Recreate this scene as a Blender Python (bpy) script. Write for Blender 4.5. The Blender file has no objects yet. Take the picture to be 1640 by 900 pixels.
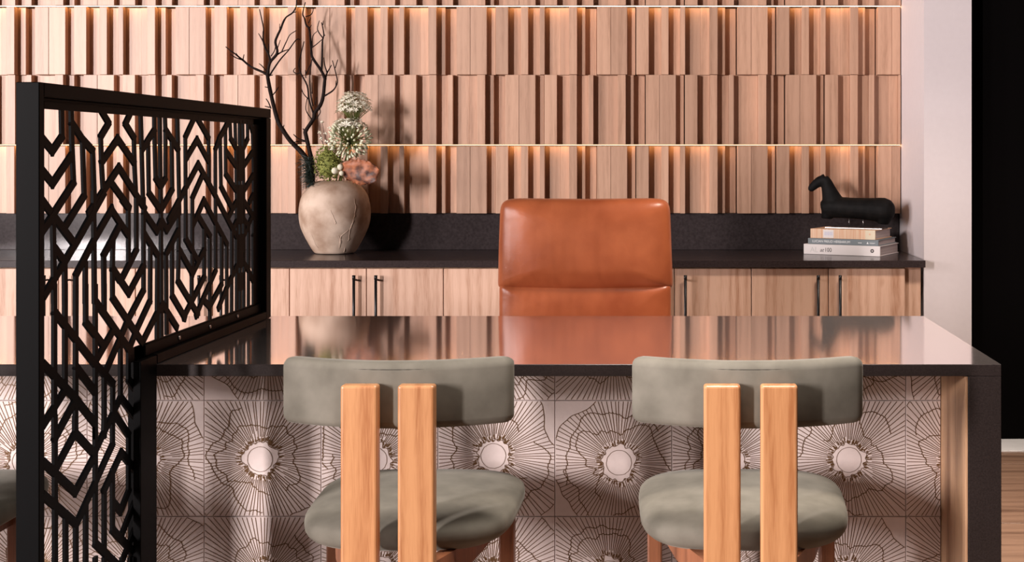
import bpy, bmesh, math, random
from mathutils import Vector, Matrix, noise

# ------------------------------------------------------------------ camera / light / exposure
S = bpy.context.scene
C = S.collection
F = 2100.0                      # focal length in photo pixels (1640 wide)
VX, VY = 1068.0, 249.0          # principal point in the photo
CH = 1.25                       # camera height

cam = bpy.data.cameras.new('camera')
cam.sensor_width = 36.0
cam.lens = 36.0 * F / 1640.0
cam.shift_x = (820 - VX) / 1640.0
cam.shift_y = -(450 - VY) / 1640.0
cam.clip_start = 0.05
camo = bpy.data.objects.new('camera', cam)
camo.location = (0, 0, CH)
camo.rotation_euler = (math.pi / 2, 0, 0)
C.objects.link(camo)
S.camera = camo

S.view_settings.view_transform = 'Standard'
S.view_settings.look = 'None'
S.view_settings.gamma = 1
S.view_settings.use_curve_mapping = False
S.view_settings.exposure = 0.0

W = bpy.data.worlds.new('world')
S.world = W
W.use_nodes = True
W.node_tree.nodes['Background'].inputs[0].default_value = (0.86, 0.76, 0.74, 1)
W.node_tree.nodes['Background'].inputs[1].default_value = 0.025

def area(name, loc, target, sx, sy, power, col):
    l = bpy.data.lights.new(name, 'AREA')
    l.shape = 'RECTANGLE'; l.size = sx; l.size_y = sy
    l.energy = power; l.color = col
    o = bpy.data.objects.new(name, l)
    o.location = loc
    o.rotation_euler = (Vector(target) - Vector(loc)).to_track_quat('-Z', 'Y').to_euler()
    C.objects.link(o)
    return o
WIN = (1.0, 0.905, 0.90)
area('window_or_fill_light', (-7.5, -4.8, 2.5), (-0.4, 5.5, 1.2), 0.55, 2.6, 1400, WIN)
area('window_or_fill_light', (-10.2, -3.0, 2.5), (-0.4, 5.5, 1.2), 1.2, 2.6, 640, WIN)
area('window_or_fill_light', (-11.8, -0.4, 2.5), (-0.4, 5.5, 1.2), 1.2, 2.6, 560, WIN)  # added fill lamp, no window known here; thins the chair's shadow
area('window_or_fill_light', (-7.3, -4.8, 0.35), (-2.6, 6.2, 0.8), 0.35, 0.7, 9, WIN)
area('ceiling_light', (0.1, 2.45, 3.0), (0.1, 2.75, 0.0), 0.8, 0.5, 20, (1.0, 0.90, 0.84)).data.spread = math.radians(85)
area('ceiling_light', (1.0, 3.9, 3.0), (1.0, 4.3, 0.0), 0.6, 0.4, 40, (1.0, 0.86, 0.75)).data.spread = math.radians(85)

# ------------------------------------------------------------------ helpers
def at(px, py, Y):
    return Vector(((px - VX) * Y / F, Y, CH - (py - VY) * Y / F))

def obj(name, bm, mat, parent=None, smooth=False, kind=None):
    me = bpy.data.meshes.new(name)
    bm.normal_update()
    bm.to_mesh(me); bm.free()
    if mat: me.materials.append(mat)
    if smooth:
        for p in me.polygons: p.use_smooth = True
    return link(name, me, parent, kind)

def link(name, me, parent=None, kind=None):
    o = bpy.data.objects.new(name, me)
    C.objects.link(o)
    if parent: o.parent = parent
    if kind: o['kind'] = kind
    return o

def empty(name, loc=(0, 0, 0), rz=0):
    o = bpy.data.objects.new(name, None)
    o.empty_display_size = 0.1
    o.location = loc; o.rotation_euler = (0, 0, rz)
    C.objects.link(o)
    return o

def tag(o, label, cat, group=None, kind=None):
    o['label'] = label
    if cat: o['category'] = cat
    if group: o['group'] = group
    if kind: o['kind'] = kind
    return o

def box(bm, x0, x1, y0, y1, z0, z1, bev=0.0, seg=1):
    r = bmesh.ops.create_cube(bm, size=1)
    vs = r['verts']
    for v in vs:
        v.co = Vector((x0 + (v.co.x + .5) * (x1 - x0), y0 + (v.co.y + .5) * (y1 - y0), z0 + (v.co.z + .5) * (z1 - z0)))
    if bev > 0:
        es = list({e for v in vs for e in v.link_edges})
        bmesh.ops.bevel(bm, geom=es, offset=bev, segments=seg, affect='EDGES', profile=.5)

def boxo(name, mat, b, parent=None, bev=0.0, seg=1, kind=None):
    bm = bmesh.new()
    box(bm, *b, bev=bev, seg=seg)
    return obj(name, bm, mat, parent, kind=kind)

def loft(bm, rings, cap=True, close=True):
    R = [[bm.verts.new(p) for p in r] for r in rings]
    n = len(R[0])
    for a, b in zip(R, R[1:]):
        for i in range(n if close else n - 1):
            j = (i + 1) % n
            bm.faces.new((a[i], a[j], b[j], b[i]))
    if cap:
        bm.faces.new(list(reversed(R[0]))); bm.faces.new(R[-1])

def tube(bm, pts, radii, n=8):
    pts = [Vector(p) for p in pts]
    rings = []
    up = None
    for i, p in enumerate(pts):
        d = (pts[min(i + 1, len(pts) - 1)] - pts[max(i - 1, 0)]).normalized()
        if up is None:
            up = d.orthogonal().normalized()
        up = (up - d * up.dot(d)).normalized()
        s = d.cross(up)
        r = radii[i] if isinstance(radii, (list, tuple)) else radii
        rings.append([p + (up * math.cos(2 * math.pi * k / n) + s * math.sin(2 * math.pi * k / n)) * r for k in range(n)])
    loft(bm, rings)

def lathe(bm, prof, n=48, c=(0, 0, 0)):
    c = Vector(c)
    loft(bm, [[c + Vector((r * math.cos(2 * math.pi * k / n), r * math.sin(2 * math.pi * k / n), z)) for k in range(n)] for r, z in prof])

def sp(v, e):
    return math.copysign(abs(v) ** e, v)

def superell(bm, a, b, t, e1, e2, axis='Y', nu=40, nv=20, fn=None, e2b=None):
    """cushion: outline a x b with roundness e2, thickness t along axis with roundness e1"""
    rings = []
    for i in range(1, nv):
        eta = -math.pi / 2 + math.pi * i / nv
        ce, se = sp(math.cos(eta), e1), sp(math.sin(eta), e1)
        r = []
        for k in range(nu):
            w = 2 * math.pi * k / nu
            ee = e2b if (e2b and math.sin(w) < 0) else e2
            p, q = a * ce * sp(math.cos(w), ee), b * ce * sp(math.sin(w), ee)
            v = Vector((p, t * se, q)) if axis == 'Y' else Vector((p, q, t * se))
            r.append(fn(v) if fn else v)
        rings.append(r)
    loft(bm, rings)
    bmesh.ops.recalc_face_normals(bm, faces=bm.faces)

# ------------------------------------------------------------------ materials
def mat(name, col, rough=.5, metal=0.0, spec=.5):
    m = bpy.data.materials.new(name); m.use_nodes = True
    b = m.node_tree.nodes['Principled BSDF']
    b.inputs['Base Color'].default_value = (*col, 1)
    b.inputs['Roughness'].default_value = rough
    b.inputs['Metallic'].default_value = metal
    b.inputs['Specular IOR Level'].default_value = spec
    return m

def nd(m, t, **kw):
    n = m.node_tree.nodes.new(t)
    for k, v in kw.items(): setattr(n, k, v)
    return n

def bsdf(m): return m.node_tree.nodes['Principled BSDF']

def ramp(m, stops):
    r = nd(m, 'ShaderNodeValToRGB')
    e = r.color_ramp.elements
    while len(e) < len(stops): e.new(.5)
    for i, (p, c) in enumerate(stops):
        e[i].position = p; e[i].color = (*c, 1)
    return r

def wood(name, dark, light, rough=.45, axis='Z', grain=1.0, var=.16, knots=False, rings=.16):
    m = mat(name, light, rough)
    L = m.node_tree.links
    tc = nd(m, 'ShaderNodeTexCoord'); oi = nd(m, 'ShaderNodeObjectInfo')
    off = nd(m, 'ShaderNodeVectorMath', operation='MULTIPLY_ADD')
    cmb = nd(m, 'ShaderNodeCombineXYZ')
    L.new(oi.outputs['Random'], cmb.inputs[0]); L.new(oi.outputs['Random'], cmb.inputs[1]); L.new(oi.outputs['Random'], cmb.inputs[2])
    L.new(cmb.outputs[0], off.inputs[0]); off.inputs[1].default_value = (37, 11, 53)
    L.new(tc.outputs['Object'], off.inputs[2])
    mp = nd(m, 'ShaderNodeMapping')
    sc = {'Z': (1, 1, .06), 'X': (.06, 1, 1), 'Y': (1, .06, 1)}[axis]
    mp.inputs['Scale'].default_value = sc
    L.new(off.outputs[0], mp.inputs[0])
    n1 = nd(m, 'ShaderNodeTexNoise'); n1.inputs['Scale'].default_value = 22 * grain; n1.inputs['Detail'].default_value = 6; n1.inputs['Roughness'].default_value = .65
    n1.inputs['Distortion'].default_value = .5
    n2 = nd(m, 'ShaderNodeTexNoise'); n2.inputs['Scale'].default_value = 330 * grain; n2.inputs['Detail'].default_value = 3
    wv = nd(m, 'ShaderNodeTexWave', wave_type='BANDS', bands_direction='X' if axis != 'X' else 'Y')
    wv.inputs['Scale'].default_value = 9 * grain; wv.inputs['Distortion'].default_value = 9; wv.inputs['Detail'].default_value = 3; wv.inputs['Detail Scale'].default_value = 1.2
    for n in (n1, n2, wv): L.new(mp.outputs[0], n.inputs['Vector'])
    a = nd(m, 'ShaderNodeMath', operation='MULTIPLY_ADD'); L.new(n2.outputs['Fac'], a.inputs[0]); a.inputs[1].default_value = .45; L.new(n1.outputs['Fac'], a.inputs[2])
    b = nd(m, 'ShaderNodeMath', operation='MULTIPLY_ADD'); L.new(wv.outputs['Fac'], b.inputs[0]); b.inputs[1].default_value = rings; L.new(a.outputs[0], b.inputs[2])
    mu = .725 + rings * .5
    r = ramp(m, [(mu - .26, dark), (mu - .05, tuple((d + 2 * l) / 3 for d, l in zip(dark, light))), (mu + .13, light)])
    L.new(b.outputs[0], r.inputs[0])
    hs = nd(m, 'ShaderNodeHueSaturation')
    mv = nd(m, 'ShaderNodeMapRange'); mv.inputs[3].default_value = 1 - var; mv.inputs[4].default_value = 1 + var * .6
    L.new(oi.outputs['Random'], mv.inputs[0]); L.new(mv.outputs[0], hs.inputs['Value'])
    L.new(r.outputs[0], hs.inputs['Color']); 
    last = hs.outputs[0]
    if knots:
        vo = nd(m, 'ShaderNodeTexVoronoi'); vo.inputs['Scale'].default_value = 3.3
        mp2 = nd(m, 'ShaderNodeMapping'); mp2.inputs['Scale'].default_value = (1.6, 1.6, .8)
        L.new(off.outputs[0], mp2.inputs[0]); L.new(mp2.outputs[0], vo.inputs['Vector'])
        kr = ramp(m, [(.0, (.30, .16, .09)), (.035, (.62, .5, .4)), (.10, (1, 1, 1))])
        L.new(vo.outputs['Distance'], kr.inputs[0])
        mx = nd(m, 'ShaderNodeMix', data_type='RGBA', blend_type='MULTIPLY'); mx.inputs[0].default_value = 1
        L.new(last, mx.inputs[6]); L.new(kr.outputs[0], mx.inputs[7]); last = mx.outputs[2]
    L.new(last, bsdf(m).inputs['Base Color'])
    bp = nd(m, 'ShaderNodeBump'); bp.inputs['Strength'].default_value = .08; bp.inputs['Distance'].default_value = .002
    L.new(n2.outputs['Fac'], bp.inputs['Height']); L.new(bp.outputs[0], bsdf(m).inputs['Normal'])
    return m

def noisy(name, c1, c2, scale, rough, bump=0.0, detail=4, metal=0.0, spec=.5, dist=.002, vscale=(1, 1, 1), lo=.3, hi=.7):
    m = mat(name, c1, rough, metal, spec)
    L = m.node_tree.links
    tc = nd(m, 'ShaderNodeTexCoord'); mp = nd(m, 'ShaderNodeMapping'); mp.inputs['Scale'].default_value = vscale
    n = nd(m, 'ShaderNodeTexNoise'); n.inputs['Scale'].default_value = scale; n.inputs['Detail'].default_value = detail
    L.new(tc.outputs['Object'], mp.inputs[0]); L.new(mp.outputs[0], n.inputs['Vector'])
    r = ramp(m, [(lo, c1), (hi, c2)]); L.new(n.outputs['Fac'], r.inputs[0])
    L.new(r.outputs[0], bsdf(m).inputs['Base Color'])
    if bump:
        bp = nd(m, 'ShaderNodeBump'); bp.inputs['Strength'].default_value = bump; bp.inputs['Distance'].default_value = dist
        L.new(n.outputs['Fac'], bp.inputs['Height']); L.new(bp.outputs[0], bsdf(m).inputs['Normal'])
    return m

def emit(name, col, strength):
    m = mat(name, (0, 0, 0), .5)
    b = bsdf(m)
    b.inputs['Emission Color'].default_value = (*col, 1); b.inputs['Emission Strength'].default_value = strength
    return m

M = {}
M['slat'] = wood('slat oak', (.40, .225, .142), (.565, .340, .228), .42, 'Z', 1.0, .17)
bsdf(M['slat']).inputs['Specular IOR Level'].default_value = .5
M['back'] = mat('wall backing', (.05, .03, .02), .8)
M['door'] = wood('door oak', (.40, .205, .120), (.66, .425, .305), .42, 'Z', .8, .07, knots=True)
M['chairwood'] = wood('chair oak', (.42, .165, .060), (.64, .310, .135), .38, 'Z', .9, .10, rings=.26)
M['legwood'] = wood('shaded leg oak', (.13, .045, .02), (.33, .125, .058), .4, 'Z', .9, .10)  # redder oak, darkened in colour for the shade under the seat
M['seam'] = mat('seam thread', (.05, .045, .035), .8)
M['lining'] = wood('lining oak', (.26, .12, .06), (.62, .38, .22), .45, 'Z', .7, .08)
M['stone'] = noisy('honed dark stone', (.018, .013, .012), (.034, .025, .023), 260, .30, 0, 3, spec=.4)
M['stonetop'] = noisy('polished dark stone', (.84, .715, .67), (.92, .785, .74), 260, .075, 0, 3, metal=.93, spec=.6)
M['counter'] = noisy('dark counter stone', (.026, .018, .018), (.044, .032, .031), 140, .20, 0, 3, spec=.28)
M['splash'] = noisy('dark splash stone', (.026, .020, .020), (.042, .033, .033), 90, .14, 0, 5, spec=.28)
M['black'] = mat('black metal', (.0018, .0017, .0018), .5, 0, .06)
M['matblack'] = mat('black handle', (.006, .005, .005), .4)
M['led'] = emit('led strip', (1.0, .56, .22), 12.0)
M['housing'] = mat('led housing', (.35, .24, .17), .6)
M['wall'] = noisy('painted wall', (.68, .612, .612), (.70, .632, .632), 40, .6, .02)
M['blackwall'] = mat('black wall', (.0025, .002, .002), .9, 0, .03)
M['floor'] = wood('floor plank', (.11, .06, .038), (.25, .15, .10), .36, 'X', .5, .10)
M['grout'] = mat('floor joint', (.62, .47, .38), .8)
M['footstrip'] = noisy('pale threshold', (.80, .78, .77), (.88, .86, .85), 12, .3)
M['tile'] = noisy('pale tile', (.78, .66, .615), (.82, .70, .655), 60, .38, .03)
M['tileline'] = mat('bronze line', (.17, .088, .036), .38, .35)
M['tilegrout'] = mat('tile grout', (.42, .36, .34), .8)
M['white'] = mat('white paper', (.74, .68, .66), .5)
M['pages'] = noisy('page edges', (.34, .27, .26), (.60, .52, .50), 60, .8, 0, 2, vscale=(.02, .02, 12))
M['greycloth'] = mat('grey cloth', (.19, .22, .235), .7)
M['tan'] = noisy('tan stripes', (.66, .34, .19), (.78, .58, .40), 9, .55, 0, 6, vscale=(14, .1, .4))
M['cream'] = mat('cream paper', (.70, .60, .44), .6)
M['ink'] = mat('dark ink', (.05, .035, .035), .6)
M['paleink'] = mat('pale ink', (.60, .58, .555), .6)
M['blueink'] = mat('blue ink', (.45, .48, .66), .6)
M['whiteink'] = mat('white ink', (.85, .85, .85), .6)
M['steel'] = mat('steel', (.55, .52, .5), .3, 1)
M['horse'] = noisy('black bronze', (.0035, .0033, .0033), (.009, .008, .0075), 26, .6, .15, 4, spec=.08)
M['branch'] = noisy('dark bark', (.006, .0035, .003), (.020, .011, .009), 90, .7, .4, 3, spec=.12)
M['vase'] = noisy('sandy clay', (.27, .165, .105), (.60, .465, .365), 8, .8, .5, 10, dist=.008, lo=.34, hi=.66)
M['moss'] = noisy('moss green', (.10, .13, .02), (.30, .30, .07), 60, .8)
M['pine'] = mat('pine needles', (.010, .020, .014), .5)
M['petal'] = mat('petal white', (.84, .80, .66), .5)
M['bud'] = noisy('green white bud', (.42, .45, .24), (.80, .78, .62), 60, .5)
M['stem'] = mat('stem green', (.13, .15, .035), .55)
M['berry'] = noisy('brunia berry', (.55, .50, .36), (.76, .72, .58), 160, .7, .5)
M['leaf'] = noisy('dry leaf', (.050, .014, .008), (.40, .135, .058), 26, .55, .8, 6, lo=.38, hi=.62)
M['leafdark'] = mat('leaf dark side', (.05, .025, .018), .6)

def velvet():
    m = noisy('grey green velvet', (.145, .134, .107), (.220, .204, .166), 14, .8, .12, 7, spec=.1)
    b = bsdf(m)
    b.inputs['Sheen Weight'].default_value = .2
    b.inputs['Sheen Roughness'].default_value = .32
    b.inputs['Sheen Tint'].default_value = (.92, .90, .80, 1)
    return m
M['velvet'] = velvet()

def leather():
    m = noisy('cognac leather', (.32, .074, .026), (.50, .140, .053), 6, .34, 0, 6, spec=.45)
    L = m.node_tree.links
    tc = nd(m, 'ShaderNodeTexCoord')
    v = nd(m, 'ShaderNodeTexVoronoi'); v.inputs['Scale'].default_value = 420
    n = nd(m, 'ShaderNodeTexNoise'); n.inputs['Scale'].default_value = 13; n.inputs['Detail'].default_value = 5
    L.new(tc.outputs['Object'], v.inputs['Vector']); L.new(tc.outputs['Object'], n.inputs['Vector'])
    b1 = nd(m, 'ShaderNodeBump'); b1.inputs['Strength'].default_value = .10; b1.inputs['Distance'].default_value = .001
    b2 = nd(m, 'ShaderNodeBump'); b2.inputs['Strength'].default_value = .22; b2.inputs['Distance'].default_value = .01
    L.new(v.outputs['Distance'], b1.inputs['Height']); L.new(n.outputs['Fac'], b2.inputs['Height'])
    L.new(b2.outputs[0], b1.inputs['Normal']); L.new(b1.outputs[0], bsdf(m).inputs['Normal'])
    return m
M['leather'] = leather()

# ------------------------------------------------------------------ floor
fl = boxo('floor', M['grout'], (-4.6, 3.2, -1.0, 6.7, -.06, -.004), kind='structure')
fl['label'] = 'brown wood-look plank tile floor with pale joints'
PW, PL = .86, 1.72
bm = bmesh.new(); box(bm, 0.0015, PL - .0015, 0.0025, PW - .0025, -.02, 0, .001); 
pm = bpy.data.meshes.new('floor_tile'); bm.to_mesh(pm); bm.free(); pm.materials.append(M['floor'])
y = 4.457 - PW * 5
row = 0
while y < 6.2:
    x = -4.5 + (row % 2) * -.86
    while x < 3.1:
        o = link('floor_tile', pm, fl); o.location = (x, y, 0)
        x += PL
    y += PW; row += 1
th = boxo('trim_1', M['footstrip'], (1.319, 3.0, 5.53, 5.757, -.002, .006), bev=.002, kind='structure')  # thin pale slab laid on the floor before the black wall
th['label'] = 'pale strip along the foot of the black wall'

# ------------------------------------------------------------------ walls
wr = boxo('wall_right', M['wall'], (1.113, 1.319, 5.676, 6.4, 0, 3.0), kind='structure')
wr['label'] = 'pinkish white painted wall end beside the sideboard'
wk = boxo('wall_back_right', M['blackwall'], (1.319, 3.2, 5.757, 6.4, 0, 3.0), kind='structure')
wk['label'] = 'matt black wall at the right edge'

YF = 6.213        # front of the proudest slats
YB = 6.335        # backing board
wb = boxo('wall_back', M['back'], (-4.4, 1.112, YB, 6.42, 0, 3.0), kind='structure')
wb['label'] = 'feature wall clad in rows of staggered oak slats with hidden light strips'
SW = 338.2
PER = 225.4
ROWZ = [2.2913, 1.9626, 1.634, 1.303, 0.975]
SLATS = [(0, 21.8, 3.3), (21.9, 48.4, 3.15), (48.5, 61.2, .9), (63.0, 83, 3.6), (83.1, 103, .8), (103.1, 114.8, 3.0),
         (114.9, 133.4, .5), (133.5, 141.4, 3.2), (141.5, 166, .75), (166.1, 180.4, 1.0), (180.5, 193.4, 3.7), (193.5, 205.9, 1.2), (206, 223.6, -1.2)]
XEDGE = 1.108
meshes = {}
def slat_mesh(i, x0, x1, d, h):
    key = (i, round(x1 - x0, 4), round(h, 4))
    if key not in meshes:
        bm = bmesh.new()
        box(bm, 0, x1 - x0, YF + (3.7 - d) / 70.0, YB - .001, 0, h, .0009)
        me = bpy.data.meshes.new('slat'); bm.to_mesh(me); bm.free(); me.materials.append(M['slat'])
        meshes[key] = me
    return meshes[key]
rest = bmesh.new()
for r in range(4):
    top, bot = ROWZ[r], ROWZ[r + 1]
    gap_top = .0085 if r in (1, 3) else .0015
    h = top - gap_top - bot
    start = 730.6 if r in (1, 3) else 730.6 + 78.1
    for k in range(-6, 4):
        for i, (a, b, d) in enumerate(SLATS):
            xa = (start + k * PER + a - VX) / SW; xb = (start + k * PER + b - VX) / SW
            if xa > XEDGE - .006 or xa < -4.35: continue
            xb = min(xb, XEDGE)
            if r == 0 or xb < (-14 - VX) / SW:
                box(rest, xa, xb, YF + (3.7 - d) / 70.0, YB - .001, bot, bot + h)
            else:
                o = link('slat', slat_mesh(i, xa, xb, d, h), wb); o.location = (xa, 0, bot)
o = obj('slat_field', rest, M['slat'], wb, kind='stuff')
o['label'] = 'further oak slats above and beside the three full rows'
for i, zt in enumerate((ROWZ[1], ROWZ[3])):
    t = empty('light_strip', (0, 0, zt))
    tag(t, ['warm light strip above the top full row of oak slats', 'warm light strip above the lowest row of oak slats'][i], 'light strip', 'light strips in the slat wall')
    boxo('channel', M['housing'], (-4.35, XEDGE, YF + .008, YB - .002, -.0028, -.0002), t)
    boxo('diffuser', M['led'], (-4.35, XEDGE, YF + .012, YF + .022, -.0047, -.003), t)

# ------------------------------------------------------------------ sideboard
CZ = .80
ct = empty('sideboard_counter', (0, 0, CZ))
tag(ct, 'long dark stone counter with backsplash running below the oak slat wall', 'counter')
boxo('slab', M['counter'], (-3.30, 1.108, 5.615, 6.262, -.03, 0), ct, .0015)
boxo('backsplash', M['splash'], (-3.30, 1.108, 6.262, 6.332, 0.0005, .1745), ct, .001)
doorX = lambda p: (p - VX) / 372.0
labels = ['light oak cabinet at the left edge behind the tall black post of the screen',
          'light oak cabinet seen through the black lattice screen',
          'light oak cabinet with two doors directly below the round clay vase',
          'light oak cabinet behind the left side of the leather chair',
          'light oak cabinet behind the right side of the leather chair',
          'light oak cabinet with two doors below the stack of books']
DW = 123.3
bm = bmesh.new(); box(bm, 0.0017, DW / 372 - .0017, 5.645, 5.665, .115, .763, .0012)
dm = bpy.data.meshes.new('door'); bm.to_mesh(dm); bm.free(); dm.materials.append(M['door'])
bm = bmesh.new()
tube(bm, [(0, 0, .40), (0, 0, .728)], .0062, 12)
for z in (.43, .715): tube(bm, [(0, 0, z), (0, .032, z)], .0045, 8)
for z in (.40, .728): tube(bm, [(0, 0, z - .009), (0, 0, z + .009)], .0072, 12)
hm = bpy.data.meshes.new('handle'); bm.to_mesh(hm); bm.free(); hm.materials.append(M['matblack'])
for p in hm.polygons: p.use_smooth = True
for i in range(6):
    s = 1450.0 - DW * 2 * (6 - i)
    x0, x1 = doorX(s), doorX(s + 2 * DW)
    e = empty('cabinet', ((x0 + x1) / 2, 5.95, 0)); tag(e, labels[i], 'cabinet', 'oak cabinets of the sideboard')
    cx = (x0 + x1) / 2
    boxo('body', M['lining'], (x0 + .001 - cx, x1 - .001 - cx, 5.67 - 5.95, 6.25 - 5.95, .10, .768), e)
    boxo('plinth', M['matblack'], (x0 - cx, x1 - cx, 5.72 - 5.95, 6.2 - 5.95, 0, .10), e)
    for k in range(2):
        d = link('door', dm, e); d.location = (x0 + k * DW / 372 - cx, -5.95, 0)
        hnd = link('handle', hm, d)
        hnd.location = ((DW - 17.5) / 372 if k == 0 else 17.5 / 372, 5.613, 0)
    if i == 5:
        boxo('filler_panel', M['door'], (x1 + .002 - cx, 1.098 - cx, 5.672 - 5.95, 5.69 - 5.95, .10, .768), e)

# ------------------------------------------------------------------ desk
DZ = .75
YD0, YD1, YT = 3.139, 4.086, 3.426
XR, XL = .801, -2.45
desk = empty('reception_desk', ((XR + XL) / 2, 3.6, 0))
tag(desk, 'long dark stone reception desk with waterfall end and patterned tile front', 'desk')
desk_off = Vector(desk.location)
def dpart(name, m, b, bev=0, parent=None, kind=None):
    b = (b[0] - desk_off.x, b[1] - desk_off.x, b[2] - desk_off.y, b[3] - desk_off.y, b[4], b[5])
    return boxo(name, m, b, desk, bev, kind=kind)
dt = dpart('desk_top', M['stone'], (XL, XR, YD0, YD1, DZ - .0285, DZ), .0012)
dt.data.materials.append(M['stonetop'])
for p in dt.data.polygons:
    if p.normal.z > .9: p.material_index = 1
dpart('waterfall_leg', M['stone'], (XR - .079, XR, YD0, YD1, 0, DZ - .0288), .0012)
dpart('waterfall_leg', M['stone'], (XL, XL + .079, YD0, YD1, 0, DZ - .0288), .0012)
dpart('leg_lining', M['lining'], (XR - .0855, XR - .0795, YD0 + .004, YT - .001, .002, DZ - .030), .0005)
dpart('leg_lining', M['lining'], (XL + .0795, XL + .0855, YD0 + .004, YT - .001, .002, DZ - .030), .0005)
dpart('tile_backing', M['tilegrout'], (XL + .08, XR - .08, YT + .002, YT + .05, 0, DZ - .029))

def clip(p, q, r):
    x0, x1, y0, y1 = r
    t0, t1 = 0.0, 1.0
    dx, dy = q[0] - p[0], q[1] - p[1]
    for a, b in ((-dx, p[0] - x0), (dx, x1 - p[0]), (-dy, p[1] - y0), (dy, y1 - p[1])):
        if abs(a) < 1e-12:
            if b < 0: return None
        else:
            t = b / a
            if a < 0:
                if t > t1: return None
                t0 = max(t0, t)
            else:
                if t < t0: return None
                t1 = min(t1, t)
    if t1 - t0 < 1e-4: return None
    return (p[0] + dx * t0, p[1] + dy * t0), (p[0] + dx * t1, p[1] + dy * t1)

def ribbon(bm, p, q, w, y):
    dx, dy = q[0] - p[0], q[1] - p[1]
    l = math.hypot(dx, dy)
    if l < 1e-5: return
    nx, ny = -dy / l * w / 2, dx / l * w / 2
    vs = [bm.verts.new((a, y, b)) for a, b in ((p[0] + nx, p[1] + ny), (p[0] - nx, p[1] - ny), (q[0] - nx, q[1] - ny), (q[0] + nx, q[1] + ny))]
    bm.faces.new(vs)

def tile_pattern(seed, rect, ox, oy):
    """burst of fine raised lines around (ox,oy), clipped to the tile rectangle (front at local y=0)"""
    rnd = random.Random(seed)
    bm = bmesh.new()
    y = -.0006
    def fn(a, f, s):
        return noise.noise(Vector((math.cos(a) * f + s, math.sin(a) * f, seed * 1.7)))
    def put(r0, a0, r1, a1, w, yy):
        c = clip((ox + r0 * math.cos(a0), oy + r0 * math.sin(a0)), (ox + r1 * math.cos(a1), oy + r1 * math.sin(a1)), rect)
        if c: ribbon(bm, c[0], c[1], w, yy)
    crown = lambda a: .0435 + .008 * fn(a, 1.6, 3) + .009 * fn(a, 5, 9)
    petal = lambda a: .205 + .085 * fn(a, 1.1, 20) + .006 * fn(a, 6, 4)
    N = 92
    cuts = [(rnd.uniform(0, 6.28), rnd.uniform(.35, .6)) for _ in range(2)]
    for i in range(N):
        a = 2 * math.pi * (i + rnd.uniform(-.16, .16)) / N
        r0 = crown(a) + rnd.uniform(0, .004) + (.011 if i % 2 else 0)
        for ca, cw in cuts:
            dlt = (a - ca + math.pi) % (2 * math.pi) - math.pi
            if abs(dlt) < cw * .4 and i % 2: r0 = .06 + .02 * rnd.random()
        put(r0, a, petal(a), a + rnd.uniform(-.008, .008), .00185, y)
        # bronze flecks round the eye
        if rnd.random() < .75:
            rr = crown(a) + rnd.uniform(-.001, .003)
            put(rr, a + .02, rr + rnd.uniform(.003, .014), a + .024, .0026, y - .00015)
    # zig-zag contours
    def contour(R, amp, a0, a1, s, w):
        n = max(6, int((a1 - a0) * R / .0042))
        prev = None
        for j in range(n + 1):
            a = a0 + (a1 - a0) * j / n
            r = R + amp * fn(a, 1.25, s) + amp * .28 * fn(a, 5, s + 3) + (.0013 if j % 2 else -.0013)
            if prev: put(prev[0], prev[1], r, a, w, y - .0002)
            prev = (r, a)
    s0 = rnd.uniform(0, 6.28)
    contour(.098, .055, s0, s0 + rnd.uniform(4.2, 6.0), 31, .0021)
    s1 = s0 + rnd.uniform(1.5, 4)
    contour(.128, .05, s1, s1 + rnd.uniform(2.0, 3.4), 47, .0021)
    if rnd.random() < .6:
        contour(.145, .06, s1 + 2.6, s1 + 4.4, 60, .0021)
    # petal rim and eye ring
    n = 150
    for j in range(n):
        a, b = 2 * math.pi * j / n, 2 * math.pi * (j + 1) / n
        put(petal(a), a, petal(b), b, .0019, y - .0002)
    n = 40
    for j in range(n):
        a, b = 2 * math.pi * j / n, 2 * math.pi * (j + 1) / n
        put(.0325 + .0012 * fn(a, 5, 1), a, .0325 + .0012 * fn(b, 5, 1), b, .0013, y)
    n = 90
    for j in range(n):
        a, b = 2 * math.pi * j / n, 2 * math.pi * (j + 1) / n
        put(crown(a) - .0006, a, crown(b) - .0006, b, .0016, y - .0003)
    return bm

TP = .305
tcols = []
c0 = .623
cols = [(c0, XR - .0865)] + [(c0 - TP * (k + 1), c0 - TP * k) for k in range(9)]
rows = [(.006, .3075), (.3095, .610), (.612, DZ - .030)]
centers = {(1, 1): (.012, -.012), (2, 1): (-.019 + .010, .002), (4, 1): (.017, -.004), (3, 1): (.0, -.004)}
for ci, (xa, xb) in enumerate(cols):
    for ri, (za, zb) in enumerate(rows):
        if xa < XL + .085: continue
        xa2, xb2 = xa + .0008, xb - .0008
        cx = (xa2 + xb2) / 2 if ci else c0 + TP / 2
        cz = {0: .1585, 1: .4597, 2: .762}[ri]
        rnd = random.Random(ci * 7 + ri * 31)
        ox, oz = rnd.uniform(-.015, .015), rnd.uniform(-.012, .008)
        t = boxo('tile', M['tile'], (xa2 - desk_off.x, xb2 - desk_off.x, YT - .006 - desk_off.y, YT + .002 - desk_off.y, za, zb), desk, .0008)
        rect = (xa2 - cx + .0015, xb2 - cx - .0015, za - cz + .0015, zb - cz - .0015)
        o = obj('line_pattern', tile_pattern(ci * 13 + ri * 101 + 5, rect, ox, oz), M['tileline'], t)
        o.location = (cx - desk_off.x, YT - .006 - desk_off.y, cz)
        if ci == 0 and ri == 0:
            o['label'] = 'bronze burst of fine lines'

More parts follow.
